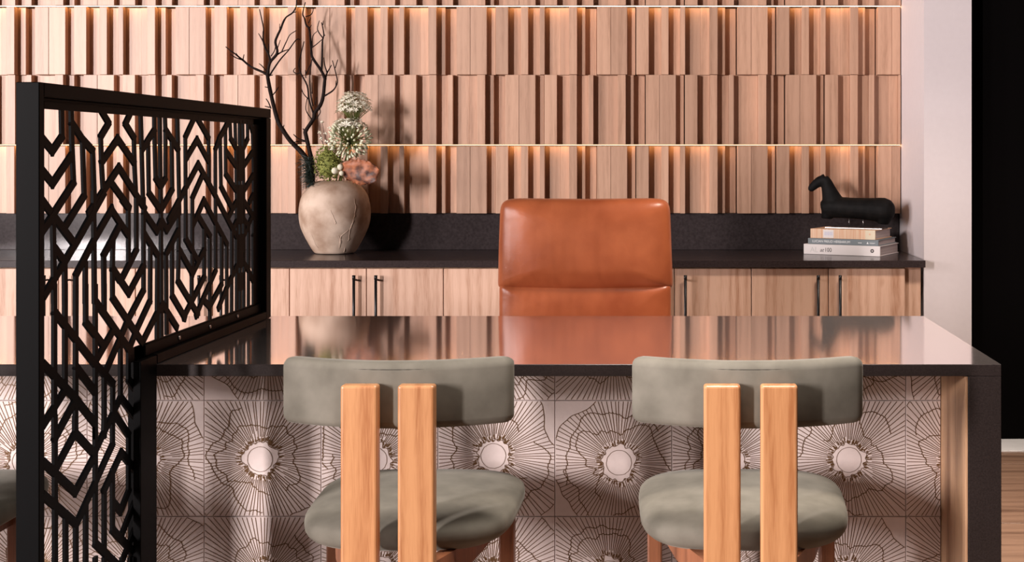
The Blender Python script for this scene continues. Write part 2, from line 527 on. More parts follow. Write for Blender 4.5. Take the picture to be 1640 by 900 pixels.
# ------------------------------------------------------------------ lattice screen
XP = -1.243
def pl(px, py):
    Y = F * XP / (px - VX)
    return Vector((Y, CH - (py - VY) * Y / F))
def tr(ox, oy, s, pts): return [(ox + x / s, oy + y / s) for x, y in pts]
C1 = lambda *p: tr(60, 160, 5.292, p)
C2 = lambda *p: tr(160, 170, 5.294, p)
C3 = lambda *p: tr(300, 170, 5.293, p)
C4 = lambda *p: tr(60, 310, 5.292, p)
C5 = lambda *p: tr(160, 320, 5.294, p)
C7 = lambda *p: tr(60, 460, 3.915, p)
C8 = lambda *p: tr(60, 670, 3.915, p)
PX = lambda *p: list(p)
LAT = [
    # upper left field
    C1((44, 334), (125, 432), (206, 312), (202, 80)),
    C1((285, 80), (292, 400), (306, 705)), C1((306, 700), (130, 972)), C4((130, 185), (48, 72)),
    C1((290, 465), (127, 708), (44, 606)),
    C1((288, 195), (380, 335), (467, 430), (485, 900)), C1((380, 335), (395, 815)), C1((395, 812), (232, 1075)),
    C1((545, 100), (603, 197), (535, 312), (542, 530), (556, 770)),
    C2((250, 75), (215, 150), (288, 268), (293, 500), (304, 730)),
    C2((12, 478), (150, 278), (290, 482)),
    C2((-95, 905), (160, 520), (380, 870)),
    C2((95, 650), (248, 862)),
    C2((345, 80), (352, 300), (366, 830)),
    C2((460, 90), (461, 200), (472, 612), (515, 682)), C2((462, 200), (357, 368)),
    C2((408, 300), (415, 737), (515, 885)),
    C2((507, 90), (513, 625)), C2((552, 95), (556, 200), (556, 612), (515, 682)), C2((515, 680), (517, 900)),
    C2((556, 200), (665, 372)),
    C2((657, 105), (663, 350), (674, 905)),
    C2((608, 300), (614, 705), (515, 885)),
    C2((795, 108), (724, 262), (728, 905)), C3((92, 118), (180, 272), (184, 660)),
    C2((733, 440), (824, 285)), C3((82, 285), (180, 470)),
    PX((317.4, 263), (270, 352)), PX((317.4, 263), (343, 310), (361, 345), (384.5, 391)),
    PX((324, 281), (308, 317), (308, 441)),
    PX((309, 360), (326.4, 321), (345, 357), (363.3, 391), (362.8, 500)),
    PX((366, 194), (351, 222), (344.8, 239), (345.5, 433), (326, 476), (314, 505)),
    PX((352.6, 222), (353.9, 299), (370, 331)),
    PX((363, 196), (361, 208), (361.5, 279), (384.5, 315)),
    PX((368.3, 195), (369.5, 222), (384, 249)), PX((396.5, 196), (396.7, 222), (384, 249)),
    PX((361.8, 242), (384, 275)), PX((405.5, 242), (384, 275)),
    PX((400, 196), (404.2, 211), (406, 279), (384.5, 315)), PX((404, 210), (412, 226)),
    PX((384.5, 311), (365, 349)), PX((384.5, 311), (404, 346)),
    PX((384.5, 342), (371.5, 369)), PX((384.5, 342), (398, 364)),
    PX((413.5, 296), (399.5, 323)), PX((414.5, 326), (404, 345), (384.5, 392)),
    PX((384.5, 411), (374, 437), (362, 463), (350, 493)), PX((384.5, 411), (398, 434), (415, 472)),
    PX((371.5, 369), (371, 498)), PX((398, 362), (397.8, 488)), PX((414.5, 355), (405.3, 378), (405.5, 486)),
    PX((355, 375), (355, 455), (335, 492)),
    # middle field
    C4((325, 900), (325, 690), (490, 370), (630, 130)), C5((100, 90), (238, 300)),
    C5((165, 215), (30, 470), (35, 905)),
    C5((112, 320), (105, 580), (245, 790), (370, 555)), C5((105, 575), (107, 832), (355, 1205)),
    C5((190, 0), (240, 68), (242, 500)),
    C5((308, 0), (309, 425), (190, 660)),
    C5((370, 0), (370, 768)), PX((229.6, 465), (205, 512), (170, 593)),
    C5((372, 105), (480, 265), (518, 170), (565, 255), (660, 100)),
    C5((517, 0), (521, 1160)),
    C5((375, 290), (487, 470), (483, 1160)), C5((662, 260), (560, 460), (565, 1120)),
    C5((428, 385), (425, 865)), PX((240, 482), (218.7, 528), (205.6, 562), (205.6, 608), (219, 627)),
    C5((612, 385), (612, 815)), PX((275.6, 474), (296, 509)),
    C5((665, 80), (668, 420), (662, 690)), PX((284.8, 450), (316.5, 503)), PX((286.7, 400), (307.5, 437)),
    PX((297.5, 340), (297.5, 383), (317, 419)), PX((327, 365), (327, 443), (294, 508)), PX((327, 399), (307, 441), (307, 478)),
    PX((317, 346), (336, 378), (336, 515)), PX((327, 482), (335.5, 491)),
    PX((259, 486), (283, 524)), PX((259, 486), (230, 544)),
    # left field below
    C4((130, 185), (312, 428)), C4((130, 185), (44, 310)), C4((130, 185), (136, 560), (140, 905)),
    C4((475, 0), (482, 905)), C4((560, 0), (330, 410), (60, 855)),
    C4((148, 470), (228, 578)), C4((405, 600), (405, 905)), C4((230, 590), (232, 905)),
    C4((680, 300), (562, 520), (565, 905)), C4((638, 390), (635, 640), (688, 722)),
    # lower field
    C7((105, 0), (105, 930)), C7((172, 0), (172, 610)), C7((240, 0), (238, 930)),
    C7((302, 0), (302, 222), (412, 365)), C7((362, 0), (362, 930)), C7((418, 0), (418, 150)),
    C7((365, 92), (580, 398)), C7((105, 155), (350, 470), (472, 605), (470, 985), (245, 1480)),
    C7((40, 487), (230, 690), (355, 848)), C7((240, 498), (358, 655)),
    C7((475, 268), (362, 465)), C7((520, 320), (520, 690)),
    C7((520, 690), (650, 862)), C7((520, 690), (355, 1040)),
    C7((480, 790), (570, 925), (570, 1270)),
    C7((418, 555), (418, 930)),
    C7((40, 855), (172, 645)), C7((222, 735), (105, 955)),
    C8((235, 0), (235, 95)), C8((355, 222), (235, 92), (103, 335)),
    C8((40, 280), (235, 462), (357, 235)), C8((40, 486), (242, 662)),
    C8((108, 0), (110, 930)), C8((175, 600), (176, 930)), C8((240, 650), (240, 930)), C8((302, 540), (302, 930)),
    C8((362, 0), (362, 785), (520, 940)), C8((418, 450), (418, 840)), C8((418, 0), (415, 110)),
    C8((640, 362), (525, 217), (415, 455)), C8((470, 330), (470, 700), (650, 892)),
    C8((475, 528), (520, 582), (572, 450)), C8((612, 515), (530, 722)), C8((645, 600), (525, 910)),
]
NARROW = [PX((376.5, 196), (378.3, 272), (378.9, 350), (378.8, 495)), PX((383.5, 196), (384.2, 300), (384.7, 493)), PX((388.6, 196), (390.2, 300), (390.6, 491))]
NODES = [(384, 249, 9), (384, 274, 10), (384.5, 313, 13), (384.5, 343, 10), (384.8, 390, 9), (384.5, 413, 9), (384.5, 451, 7), (213.5 + 43.5, 301, 0)]
screen = empty('lattice_screen', (-1.243, 3.29, 0))
tag(screen, 'black metal lattice screen with cut chevron pattern standing across the desk', 'screen')
so = Vector(screen.location)
jit = [0]
def seg(bm, p, q, w, x0=-.0025, x1=.0025):
    d = (q - p); l = d.length
    if l < 1e-5: return
    d /= l
    n = Vector((-d.y, d.x)) * w / 2
    p2, q2 = p - d * w * .42, q + d * w * .42
    ring = [p2 + n, p2 - n, q2 - n, q2 + n]
    jit[0] += 1
    x0, x1 = x0 - jit[0] * 3e-6, x1 + jit[0] * 3e-6
    a = [bm.verts.new((x0, v.x - so.y, v.y)) for v in ring]
    b = [bm.verts.new((x1, v.x - so.y, v.y)) for v in ring]
    bm.faces.new(a); bm.faces.new(list(reversed(b)))
    for i in range(4):
        j = (i + 1) % 4
        bm.faces.new((a[j], a[i], b[i], b[j]))
bm = bmesh.new()
for line in LAT:
    pts = [pl(*p) for p in line]
    for p, q in zip(pts, pts[1:]):
        vert = abs(q.x - p.x) < .35 * abs(q.y - p.y)
        seg(bm, p, q, .0158 if vert else .0185)
for line in NARROW:
    pts = [pl(*p) for p in line]
    for p, q in zip(pts, pts[1:]): seg(bm, p, q, .0135)
for x, y, hw in NODES:
    if hw:
        a, b = pl(x, y - hw * .5), pl(x, y + hw * .5)
        seg(bm, a, b, .046)
# below the picture the uprights run on to the bottom rail
for px in (87.6, 105, 121.3, 137, 152.5, 166.8, 180, 195, 208):
    p = pl(px, 896); seg(bm, p, Vector((p.x, .06)), .0158)
# solid border of the sheet
Yn, Yf, Yc = 2.549, 4.041, 3.139
B = 0.024
def srect(y0, y1, z0, z1): 
    seg(bm, Vector((y0, (z0 + z1) / 2)), Vector((y1, (z0 + z1) / 2)), z1 - z0)
def frect(bm, y0, y1, z0, z1, x0, x1, bev=.0015):
    box(bm, x0, x1, y0 - so.y, y1 - so.y, z0, z1, bev)
ZT = 1.393
for b in ((2.56, 2.613, .03, ZT - .01), (2.56, 4.03, 1.343, ZT - .01), (3.935, 4.03, .77, ZT - .01), (3.02, 4.03, .77, .803), (3.055, 3.13, .03, .803), (2.56, 3.1, .02, .06)):
    frect(bm, *b, -.0025, .0025, 0)
obj('lattice_panel', bm, M['black'], screen)
def fpart(name, *boxes, m='black'):
    bm = bmesh.new()
    for b in boxes: frect(bm, *b)
    return obj(name, bm, M[m], screen)
fpart('front_post', (Yn, Yn + .020, 0, ZT, -.023, .023), (Yn + .02, Yn + .045, 0, ZT - .02, -.006, .006))
fpart('top_rail', (Yn + .0205, Yf, ZT - .028, ZT, -.023, .023), (Yn + .03, Yf - .02, ZT - .034, ZT - .028, -.008, .008))
fpart('rear_post', (Yf - .045, Yf, .752, ZT - .0285, -.023, .023))
bottom = fpart('desk_rail', (Yc + .002, Yf - .0455, .7515, .774, -.023, .023), (Yc - .03, Yf - .0455, .774, .800, -.007, .007))
fpart('desk_post', (Yc - .098, Yc - .002, 0, .772, .0045, .023), (Yc - .06, Yc - .002, 0.0, .772, -.023, -.0045))
fpart('floor_rail', (Yn + .0205, Yc - .099, 0, .022, -.023, .023))
for px, py in ((380, 506.6), (336, 523.5), (287, 541)):
    Y = F * (-1.236) / (px - VX)
    bm = bmesh.new(); z = CH - (py - VY) * Y / F
    lathe(bm, [(.0062, 0), (.0058, .002), (.003, .0032)], 12)
    bmesh.ops.rotate(bm, verts=bm.verts, cent=(0, 0, 0), matrix=Matrix.Rotation(math.pi / 2, 3, 'Y'))
    o = obj('screw', bm, M['steel'], bottom, True); o.location = (.0072, Y - so.y, min(max(z, .777), .796))

# ------------------------------------------------------------------ dining chairs
def rrect(w, h, r, n=5):
    pts = []
    for cx, cz, a0 in ((w / 2 - r, h / 2 - r, 0), (-w / 2 + r, h / 2 - r, 90), (-w / 2 + r, -h / 2 + r, 180), (w / 2 - r, -h / 2 + r, 270)):
        for k in range(n + 1):
            a = math.radians(a0 + 90 * k / n)
            pts.append((cx + r * math.cos(a), cz + r * math.sin(a)))
    return pts

def make_chair():
    e = empty('dining_chair')
    # curved back pad: local y=0 at the back face centre, +y toward the desk
    bm = bmesh.new()
    rings = []
    HW = .2465
    n = 34
    for i in range(n + 1):
        t = -1 + 2 * i / n
        x = HW * math.sin(t * math.pi / 2)
        u = x / HW
        edge = max(0.0, (abs(x) - (HW - .022)) / .022)
        sc = math.sqrt(max(0.0, 1 - edge * edge)) if edge > 0 else 1
        hh = .142 - .026 * (1 - sc)
        tk = max(.008, .052 * sc)
        yc = .026 + .075 * u * u
        ang = math.atan(2 * .075 * u / HW)
        ca, sa = math.cos(ang), math.sin(ang)
        ring = []
        for p, q in rrect(tk, max(hh, .05), min(.018, tk * .48)):
            bulge = 1 + .10 * math.cos(q / .142 * math.pi) if abs(p) > .01 else 1
            ring.append((x - p * bulge * sa, yc + p * bulge * ca, .742 + q))
        rings.append(ring)
    loft(bm, rings)
    bmesh.ops.recalc_face_normals(bm, faces=bm.faces)
    pad = obj('back_pad', bm, M['velvet'], e, True)
    # piping seam along the upper back edge
    bm = bmesh.new()
    pts = []
    for i in range(25):
        x = -.225 + .45 * i / 24
        u = x / HW
        pts.append((x, .075 * u * u + .0005, .742 + .0565))
    tube(bm, pts, .0012, 6)
    obj('seam', bm, M['seam'], pad, True)
    # seat cushion
    bm = bmesh.new()
    def f(v):
        x, y, z = v
        if z > 0: z *= .78
        else: z *= 1.12
        y *= 1.0
        z += .010 * (y / .23)                       # rises slightly to the front
        x *= 1 + .04 * y / .23
        return Vector((x, y + .29, z + .437))
    superell(bm, .240, .232, .052, .74, .54, 'Z', 56, 24, f)
    obj('seat', bm, M['velvet'], e, True)
    for s in (-1, 1):
        boxo('rear_post', M['chairwood'], (s * .0595 - .0385, s * .0595 + .0385, -.034, -.002, 0, .771), e, .006, 3)
    for s in (-1, 1):
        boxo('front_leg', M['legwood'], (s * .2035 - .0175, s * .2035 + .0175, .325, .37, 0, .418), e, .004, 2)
    for s in (-1, 1):
        bm = bmesh.new()
        rg = []
        for (x, y, zl, zh) in ((s * .075, .002, .315, .392), (s * .14, .16, .352, .398), (s * .188, .335, .382, .402)):
            rg.append([(x - .016, y, zl), (x + .016, y, zl), (x + .016, y, zh), (x - .016, y, zh)])
        loft(bm, rg); bmesh.ops.recalc_face_normals(bm, faces=bm.faces)
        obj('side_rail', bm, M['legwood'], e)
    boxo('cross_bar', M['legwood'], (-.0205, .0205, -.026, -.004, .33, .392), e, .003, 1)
    return e

def copy_tree(o, parent=None):
    c = o.copy(); C.objects.link(c); c.parent = parent
    for ch in o.children: copy_tree(ch, c)
    return c
chair = make_chair()
spots = [(-.582, 2.763, 0, 'grey-green velvet chair with oak posts in front of the desk, nearest the lattice screen'),
         (.175, 2.763, 0, 'grey-green velvet chair with oak posts in front of the desk, nearest its waterfall end'),
         (-1.742, 2.763, 0, 'grey-green velvet chair mostly cut off beyond the tall screen post')]
for i, (x, y, rz, lab) in enumerate(spots):
    c = chair if i == 0 else copy_tree(chair)
    c.location = (x, y, 0); c.rotation_euler = (0, 0, rz)
    tag(c, lab, 'chair', 'velvet chairs in front of the desk')

# ------------------------------------------------------------------ leather desk chair
lc = empty('office_chair', ((937 - VX) / 442.0, 4.75, 0))
tag(lc, 'cognac leather high-back office chair behind the dark stone desk', 'chair')
def fu(v):
    x, y, z = v
    h = z / .165
    x *= 1 - .018 * h
    if z < 0:
        z -= .012 * (1 - (x / .31) ** 2)                # lower seam sags in the middle
        fold = max(0, -h - .55) / .45
        y += .016 * fold * (1 if y < 0 else 0)
    if z > .1:
        z -= .006 * (1 - (x / .31) ** 2)
    return Vector((x, y + .02, z + .935 - .003))
bm = bmesh.new(); superell(bm, .313, .166, .082, .60, .19, 'Y', 96, 28, fu, .07)
obj('head_cushion', bm, M['leather'], lc, True)
def fl2(v):
    x, y, z = v
    return Vector((x, y + .035, z + .59))
bm = bmesh.new(); superell(bm, .312, .196, .075, .4, .06, 'Y', 96, 28, fl2, .2)
obj('back_cushion', bm, M['leather'], lc, True)
def fs(v): return Vector((v.x, v.y - .24, v.z + .46))
bm = bmesh.new(); superell(bm, .285, .27, .06, .5, .3, 'Z', 48, 16, fs)
obj('seat', bm, M['leather'], lc, True)
boxo('back_shell', M['matblack'], (-.27, .27, .085, .10, .45, 1.05), lc, .006, 2)
bm = bmesh.new(); tube(bm, [(0, -.1, .09), (0, -.1, .42)], .028, 16)
obj('gas_column', bm, M['steel'], lc, True)
for k in range(5):
    a = 2 * math.pi * k / 5 + .3
    bm = bmesh.new()
    tube(bm, [(0, -.1, .10), (.30 * math.cos(a), -.1 + .30 * math.sin(a), .075)], [.024, .016], 10)
    lg = obj('base_leg', bm, M['steel'], lc, True)
    bm = bmesh.new()
    p = Vector((.30 * math.cos(a), -.1 + .30 * math.sin(a), .03))
    q = Vector((-math.sin(a), math.cos(a), 0)) * .018
    tube(bm, [p - q, p + q], .03, 16)
    obj('caster', bm, M['matblack'], lg, True)

# ------------------------------------------------------------------ books
BY = -math.atan2(.167, .3224)
ux = Vector((math.cos(BY), math.sin(BY), 0)); uy = Vector((-math.sin(BY), math.cos(BY), 0))
corner = Vector((.9473, 5.825, CZ))
def text(s, size, mat_, parent, loc, shear=0.0, sx=1.0):
    cu = bpy.data.curves.new('spine_text', 'FONT')
    cu.body = s; cu.size = size; cu.shear = shear; cu.extrude = .0002
    cu.resolution_u = 3
    tmp = bpy.data.objects.new('tmp', cu); C.objects.link(tmp)
    dg = bpy.context.evaluated_depsgraph_get()
    me = bpy.data.meshes.new_from_object(tmp.evaluated_get(dg))
    bpy.data.objects.remove(tmp)
    me.materials.clear(); me.materials.append(mat_)
    o = link('spine_text', me, parent)
    o.rotation_euler = (math.pi / 2, 0, 0); o.scale = (sx, 1, 1)
    o.location = loc
    return o
def book(x0, x1, w, z0, h, cover, label, inset, back=.004):
    """spine along local x; local origin is the front right corner of the lowest book"""
    e = empty('book', corner + ux * ((x0 + x1) / 2) + Vector((0, 0, z0)), BY)
    tag(e, label, 'book', 'stacked books on the counter')
    hl = (x1 - x0) / 2
    t = .0035
    boxo('spine', cover, (-hl, hl, 0, .006, 0, h), e, .0012)
    boxo('cover', cover, (-hl, hl, .0062, w, 0, t), e, .0006)
    boxo('cover', cover, (-hl, hl, .0062, w, h - t, h), e, .0006)
    boxo('page_block', M['pages'], (-hl + inset, hl - inset, .0064, w - inset, t + .0002, h - t - .0002), e)
    return e
W1 = book(-.363, 0, .272, .0005, .046, M['white'], 'thick white book lying at the bottom of the stack', .004)
text('AL', .034, M['paleink'], W1, (-.150, -.0003, .010))
text('at', .024, M['ink'], W1, (-.103, -.0003, .013), .35)
text('100', .027, M['ink'], W1, (-.080, -.0003, .013), 0, .85)
bm = bmesh.new()
lathe(bm, [(.0085, 0), (.0085, .0004)], 24)
bmesh.ops.rotate(bm, verts=bm.verts, cent=(0, 0, 0), matrix=Matrix.Rotation(math.pi / 2, 3, 'X'))
o = obj('emblem', bm, M['ink'], W1); o.location = (.145, 0, .024)
bm = bmesh.new()
lathe(bm, [(.003, 0), (.003, .0003)], 16)
bmesh.ops.rotate(bm, verts=bm.verts, cent=(0, 0, 0), matrix=Matrix.Rotation(math.pi / 2, 3, 'X'))
o2 = obj('emblem_dot', bm, M['white'], o); o2.location = (0, -.0004, 0)
W2 = book(-.342, -.008, .262, .047, .0265, M['greycloth'], 'slim grey book with white capital lettering in the middle of the stack', .005)
text('LUCIAN FREUD HERBARIUM', .0155, M['whiteink'], W2, (-.146, -.0003, .0085), 0, .93)
bm = bmesh.new()
for x in (.073, .077, .082, .086): box(bm, x, x + .003, -.0003, .0001, .010, .0135)
obj('small_lettering', bm, M['whiteink'], W2)
bm = bmesh.new()
v = [bm.verts.new(c) for c in ((.112, -.0004, .008), (.122, -.0004, .008), (.117, -.0004, .018))]; bm.faces.new(v)
box(bm, .126, .152, -.0003, .0001, .0125, .0138); box(bm, .126, .148, -.0003, .0001, .0095, .0105)
obj('publisher_mark', bm, M['whiteink'], W2)
W3 = book(-.330, -.022, .235, .0740, .043, M['tan'], 'tan and cream striped book on top of the stack under the horse', .006)
boxo('title_label', M['white'], (-.092, -.042, -.0006, .0004, .003, .040), W3)
bm = bmesh.new()
for x in (-.084, -.076, -.068, -.060, -.052): box(bm, x, x + .003, -.0009, -.0005, .014, .031)
obj('label_lettering', bm, M['blueink'], W3)
boxo('cream_band', M['cream'], (.108, .1535, -.0006, .0004, .001, .042), W3)
bm = bmesh.new()
lathe(bm, [(.0045, 0), (.0045, .0004)], 14)
bmesh.ops.rotate(bm, verts=bm.verts, cent=(0, 0, 0), matrix=Matrix.Rotation(math.pi / 2, 3, 'X'))
o = obj('emblem', bm, M['tan'], W3); o.location = (.128, -.0005, .024)

# ------------------------------------------------------------------ horse sculpture
hz = CZ + .1175
hc = corner + ux * (-.150) + uy * .115
horse = empty('horse_sculpture', (hc.x, hc.y, hz), BY)
tag(horse, 'black legless horse sculpture on two pins above a thin plate', 'sculpture')
boxo('base_plate', M['matblack'], (-.135, .135, -.045, .045, 0, .004), horse, .001)
boxo('plate_edge', M['steel'], (-.1352, .1352, -.0455, -.0449, .0002, .0038), horse)
for x in (-.035, .032):
    bm = bmesh.new(); tube(bm, [(x, 0, .004), (x, 0, .05)], .0016, 8)
    obj('pin', bm, M['steel'], horse, True)
# profile in crop pixels (origin 1280,260, 8.183 px per photo px)
def hp(cx, cy):
    return Vector(((cx - 760) / 8.183 / 353 / .885, 0, (862 - cy) / 8.183 / 353))
bm = bmesh.new()
def ringv(c, d, rn, rw, n=20):
    """ring round centre c: rn radius in the xz plane normal to d, rw radius in y"""
    d = d.normalized(); nn = Vector((-d.z, 0, d.x))
    return [c + nn * rn * math.cos(2 * math.pi * k / n) + Vector((0, rw, 0)) * math.sin(2 * math.pi * k / n) for k in range(n)]
def chain(spec):
    pts = [hp(x, y) for x, y, _, _ in spec]
    rings = []
    for i, (x, y, rn, rw) in enumerate(spec):
        d = pts[min(i + 1, len(pts) - 1)] - pts[max(i - 1, 0)]
        k = 1 / 8.183 / 353
        rings.append(ringv(pts[i], d, rn * k, rw * k))
    loft(bm, rings)
# barrel
chain([(1222, 625, 20, 20), (1205, 625, 90, 80), (1165, 622, 138, 112), (1100, 618, 163, 128), (1020, 613, 160, 130), (920, 607, 148, 122), (800, 602, 143, 118), (680, 598, 140, 114),
       (560, 592, 142, 112), (450, 590, 143, 108), (370, 600, 125, 92), (335, 610, 90, 60)])
# chest block
chain([(395, 745, 78, 62), (400, 660, 80, 80), (405, 560, 85, 85)])
# haunch
chain([(1085, 800, 70, 60), (1090, 740, 105, 90), (1090, 650, 120, 120)])
# neck
chain([(480, 560, 165, 96), (455, 480, 138, 84), (430, 400, 112, 72), (406, 320, 92, 60), (384, 250, 76, 52), (362, 195, 54, 42)])
# head
chain([(400, 215, 30, 30), (350, 228, 72, 46), (300, 252, 72, 48), (250, 288, 62, 42), (215, 322, 56, 38), (190, 352, 46, 32), (174, 374, 24, 20)])
# ears
for s in (-1, 1):
    rg = []
    for (x, y, r) in ((352, 185, 16), (345, 160, 11), (340, 138, 3)):
        p = hp(x, y) + Vector((0, s * 22 / 8.183 / 353, 0)); k = 1 / 8.183 / 353
        rg.append([p + Vector((r * k * math.cos(2 * math.pi * j / 8), r * k * math.sin(2 * math.pi * j / 8), 0)) for j in range(8)])
    loft(bm, rg)
bmesh.ops.recalc_face_normals(bm, faces=bm.faces)
hb = obj('horse_body', bm, M['horse'], horse, True)
md = hb.modifiers.new('remesh', 'REMESH'); md.mode = 'VOXEL'; md.voxel_size = .0032; md.use_smooth_shade = True
md = hb.modifiers.new('smooth', 'SMOOTH'); md.iterations = 5; md.factor = .55

# ------------------------------------------------------------------ vase
VXx, VYy = (536.3 - VX) / F * 6.035, 6.035
prof = [(.0, 0), (.086, 0), (.091, .004), (.103, .020), (.120, .050), (.139, .088), (.152, .117), (.159, .146), (.162, .172), (.162, .198), (.158, .232),
        (.149, .262), (.138, .285), (.122, .306), (.102, .322), (.082, .331), (.066, .335), (.060, .333), (.058, .322), (.0, .318)]
# resample profile smoothly
bm = bmesh.new()
rings = []
n = 96
for r, z in prof[1:-1]:
    ring = []
    for k in range(n):
        a = 2 * math.pi * k / n
        rr = r * (1 + .010 * noise.noise(Vector((math.cos(a) * 1.5, math.sin(a) * 1.5, z * 9))))
        ring.append((rr * math.cos(a), rr * math.sin(a), z))
    rings.append(ring)
loft(bm, rings)
vase = obj('vase', bm, M['vase'], None, True)
vase.location = (VXx, VYy, CZ)
tag(vase, 'large round sandy clay vase with cracked surface on the dark counter', 'vase')
md = vase.modifiers.new('sub', 'SUBSURF'); md.levels = 1; md.render_levels = 1
# raised clay veins on the surface
def vprof(z):
    for (r0, z0), (r1, z1) in zip(prof[1:], prof[2:]):
        if z0 <= z <= z1 and z1 > z0: return r0 + (r1 - r0) * (z - z0) / (z1 - z0)
    return .1
for line in ([(690, 270), (708, 340), (700, 430), (660, 560), (640, 650), (625, 690)], [(650, 560), (580, 620), (560, 690), (550, 750)], [(600, 730), (575, 790)],
             [(500, 370), (545, 490), (540, 510)], [(300, 600), (330, 700), (355, 740)], [(560, 610), (575, 660), (555, 740)]):
    pts = []
    for cx, cy in line:
        z = max(.004, (800 - cy) / 2088.0); x = (cx - 456) / 2088.0
        r = vprof(z) + .0005
        x = max(-r * .98, min(r * .98, x))
        pts.append((x, -math.sqrt(r * r - x * x), z))
    fine = []
    for a, b in zip(pts, pts[1:]):
        for t in range(5):
            p = Vector(a).lerp(Vector(b), t / 5)
            q = noise.noise(p * 60) * .003
            rr = vprof(max(.004, p.z)); s = rr / math.hypot(p.x, p.y)
            fine.append((p.x * s + q, p.y * s, p.z))
    bm = bmesh.new()
    tube(bm, fine, [.0017 * (1 - .5 * abs(2 * i / len(fine) - 1)) for i in range(len(fine))], 6)
    obj('clay_vein', bm, M['vase'], vase, True)

# ------------------------------------------------------------------ branches
def branch(label, lines, y0, y1):
    """lines: (start radius px, end radius px, pixel points); depth runs y0 -> y1 with height"""
    e = bmesh.new()
    rnd = random.Random(len(lines))
    for (r0, r1, pts) in lines:
        P = []
        for (x, yy) in pts:
            t = (250 - yy) / 250.0
            Y = y0 + (y1 - y0) * t + .035 * math.sin(x * .09 + yy * .035) * max(0, t)
            P.append(at(x, yy, Y))
        # smooth with catmull-rom
        Q = []
        for i in range(len(P) - 1):
            a, b, c, d = P[max(i - 1, 0)], P[i], P[i + 1], P[min(i + 2, len(P) - 1)]
            for k in range(4):
                t = k / 4
                Q.append(.5 * ((2 * b) + (c - a) * t + (2 * a - 5 * b + 4 * c - d) * t * t + (3 * b - a - 3 * c + d) * t ** 3))
        Q.append(P[-1])
        m = len(Q)
        R = [((r0 + (r1 - r0) * i / (m - 1)) / 348.0) * (1 + .12 * noise.noise(Q[i] * 45)) for i in range(m)]
        tube(e, Q, R, 8)
    o = obj('bare_branch', e, M['branch'], None, True)
    tag(o, label, 'branch', 'bare branches in the vase')
    return o
branch('dark bare branch leaning left out of the vase toward the screen', [
    (4.4, 2.9, [(497, 292), (494, 262), (488, 250), (477.5, 238), (465, 225.5), (452.6, 207.7), (445.5, 195), (440, 176), (434, 151), (429.5, 128), (428, 117)]),
    (2.2, .7, [(429, 121), (421, 115.6), (402, 107), (389.6, 96.8), (384, 92.5), (377, 86.7), (369, 81), (361.5, 75)]),
    (1.0, .6, [(388, 96), (378, 92.5), (369, 87)]), (1.0, .6, [(389, 96), (391, 87)]), (.9, .5, [(383, 92), (378, 85)]),
    (2.2, .7, [(428, 119), (430.8, 107), (432, 92.5), (423.6, 73.7), (421.4, 60.7), (422, 46), (419, 30), (415.6, 15)]),
    (1.2, .6, [(424, 72), (419, 62), (414, 53.5)]), (1.0, .6, [(430, 85), (430, 70)]), (.9, .5, [(421, 60), (421, 50)]),
    (2.5, .8, [(429, 121), (432, 101), (444, 85), (441, 68), (444, 58), (449.6, 46), (454, 34.7), (459, 27), (469, 20), (474.6, 8.7), (475, -6)]),
    (1.0, .6, [(434, 90), (440, 80), (443, 62)]), (.9, .5, [(448, 50), (448, 38)]), (.9, .5, [(469, 20), (475, 19)]), (.8, .5, [(445, 76), (449, 64)]),
    (1.5, .7, [(431, 122), (440, 108), (450, 94), (461.7, 81), (474.6, 63.5), (481, 64)]),
    (1.3, .7, [(441, 89.5), (451.5, 83), (461.7, 79.4)]), (1.0, .6, [(451.5, 82), (458.8, 66.4), (464.5, 55.6), (474.6, 49)]),
    (1.0, .6, [(428, 116), (420, 106), (415, 102)]), (1.0, .7, [(432, 121), (437, 120)]),
    (1.1, .7, [(437, 152), (442, 146), (446, 139)]), (1.2, .7, [(434, 174), (430, 164), (426, 158)]), (1.0, .6, [(432, 172), (424, 170)]), (1.0, .6, [(453, 207), (455, 200)]), (.9, .6, [(429, 140), (424, 139)]),
], 6.03, 5.96)
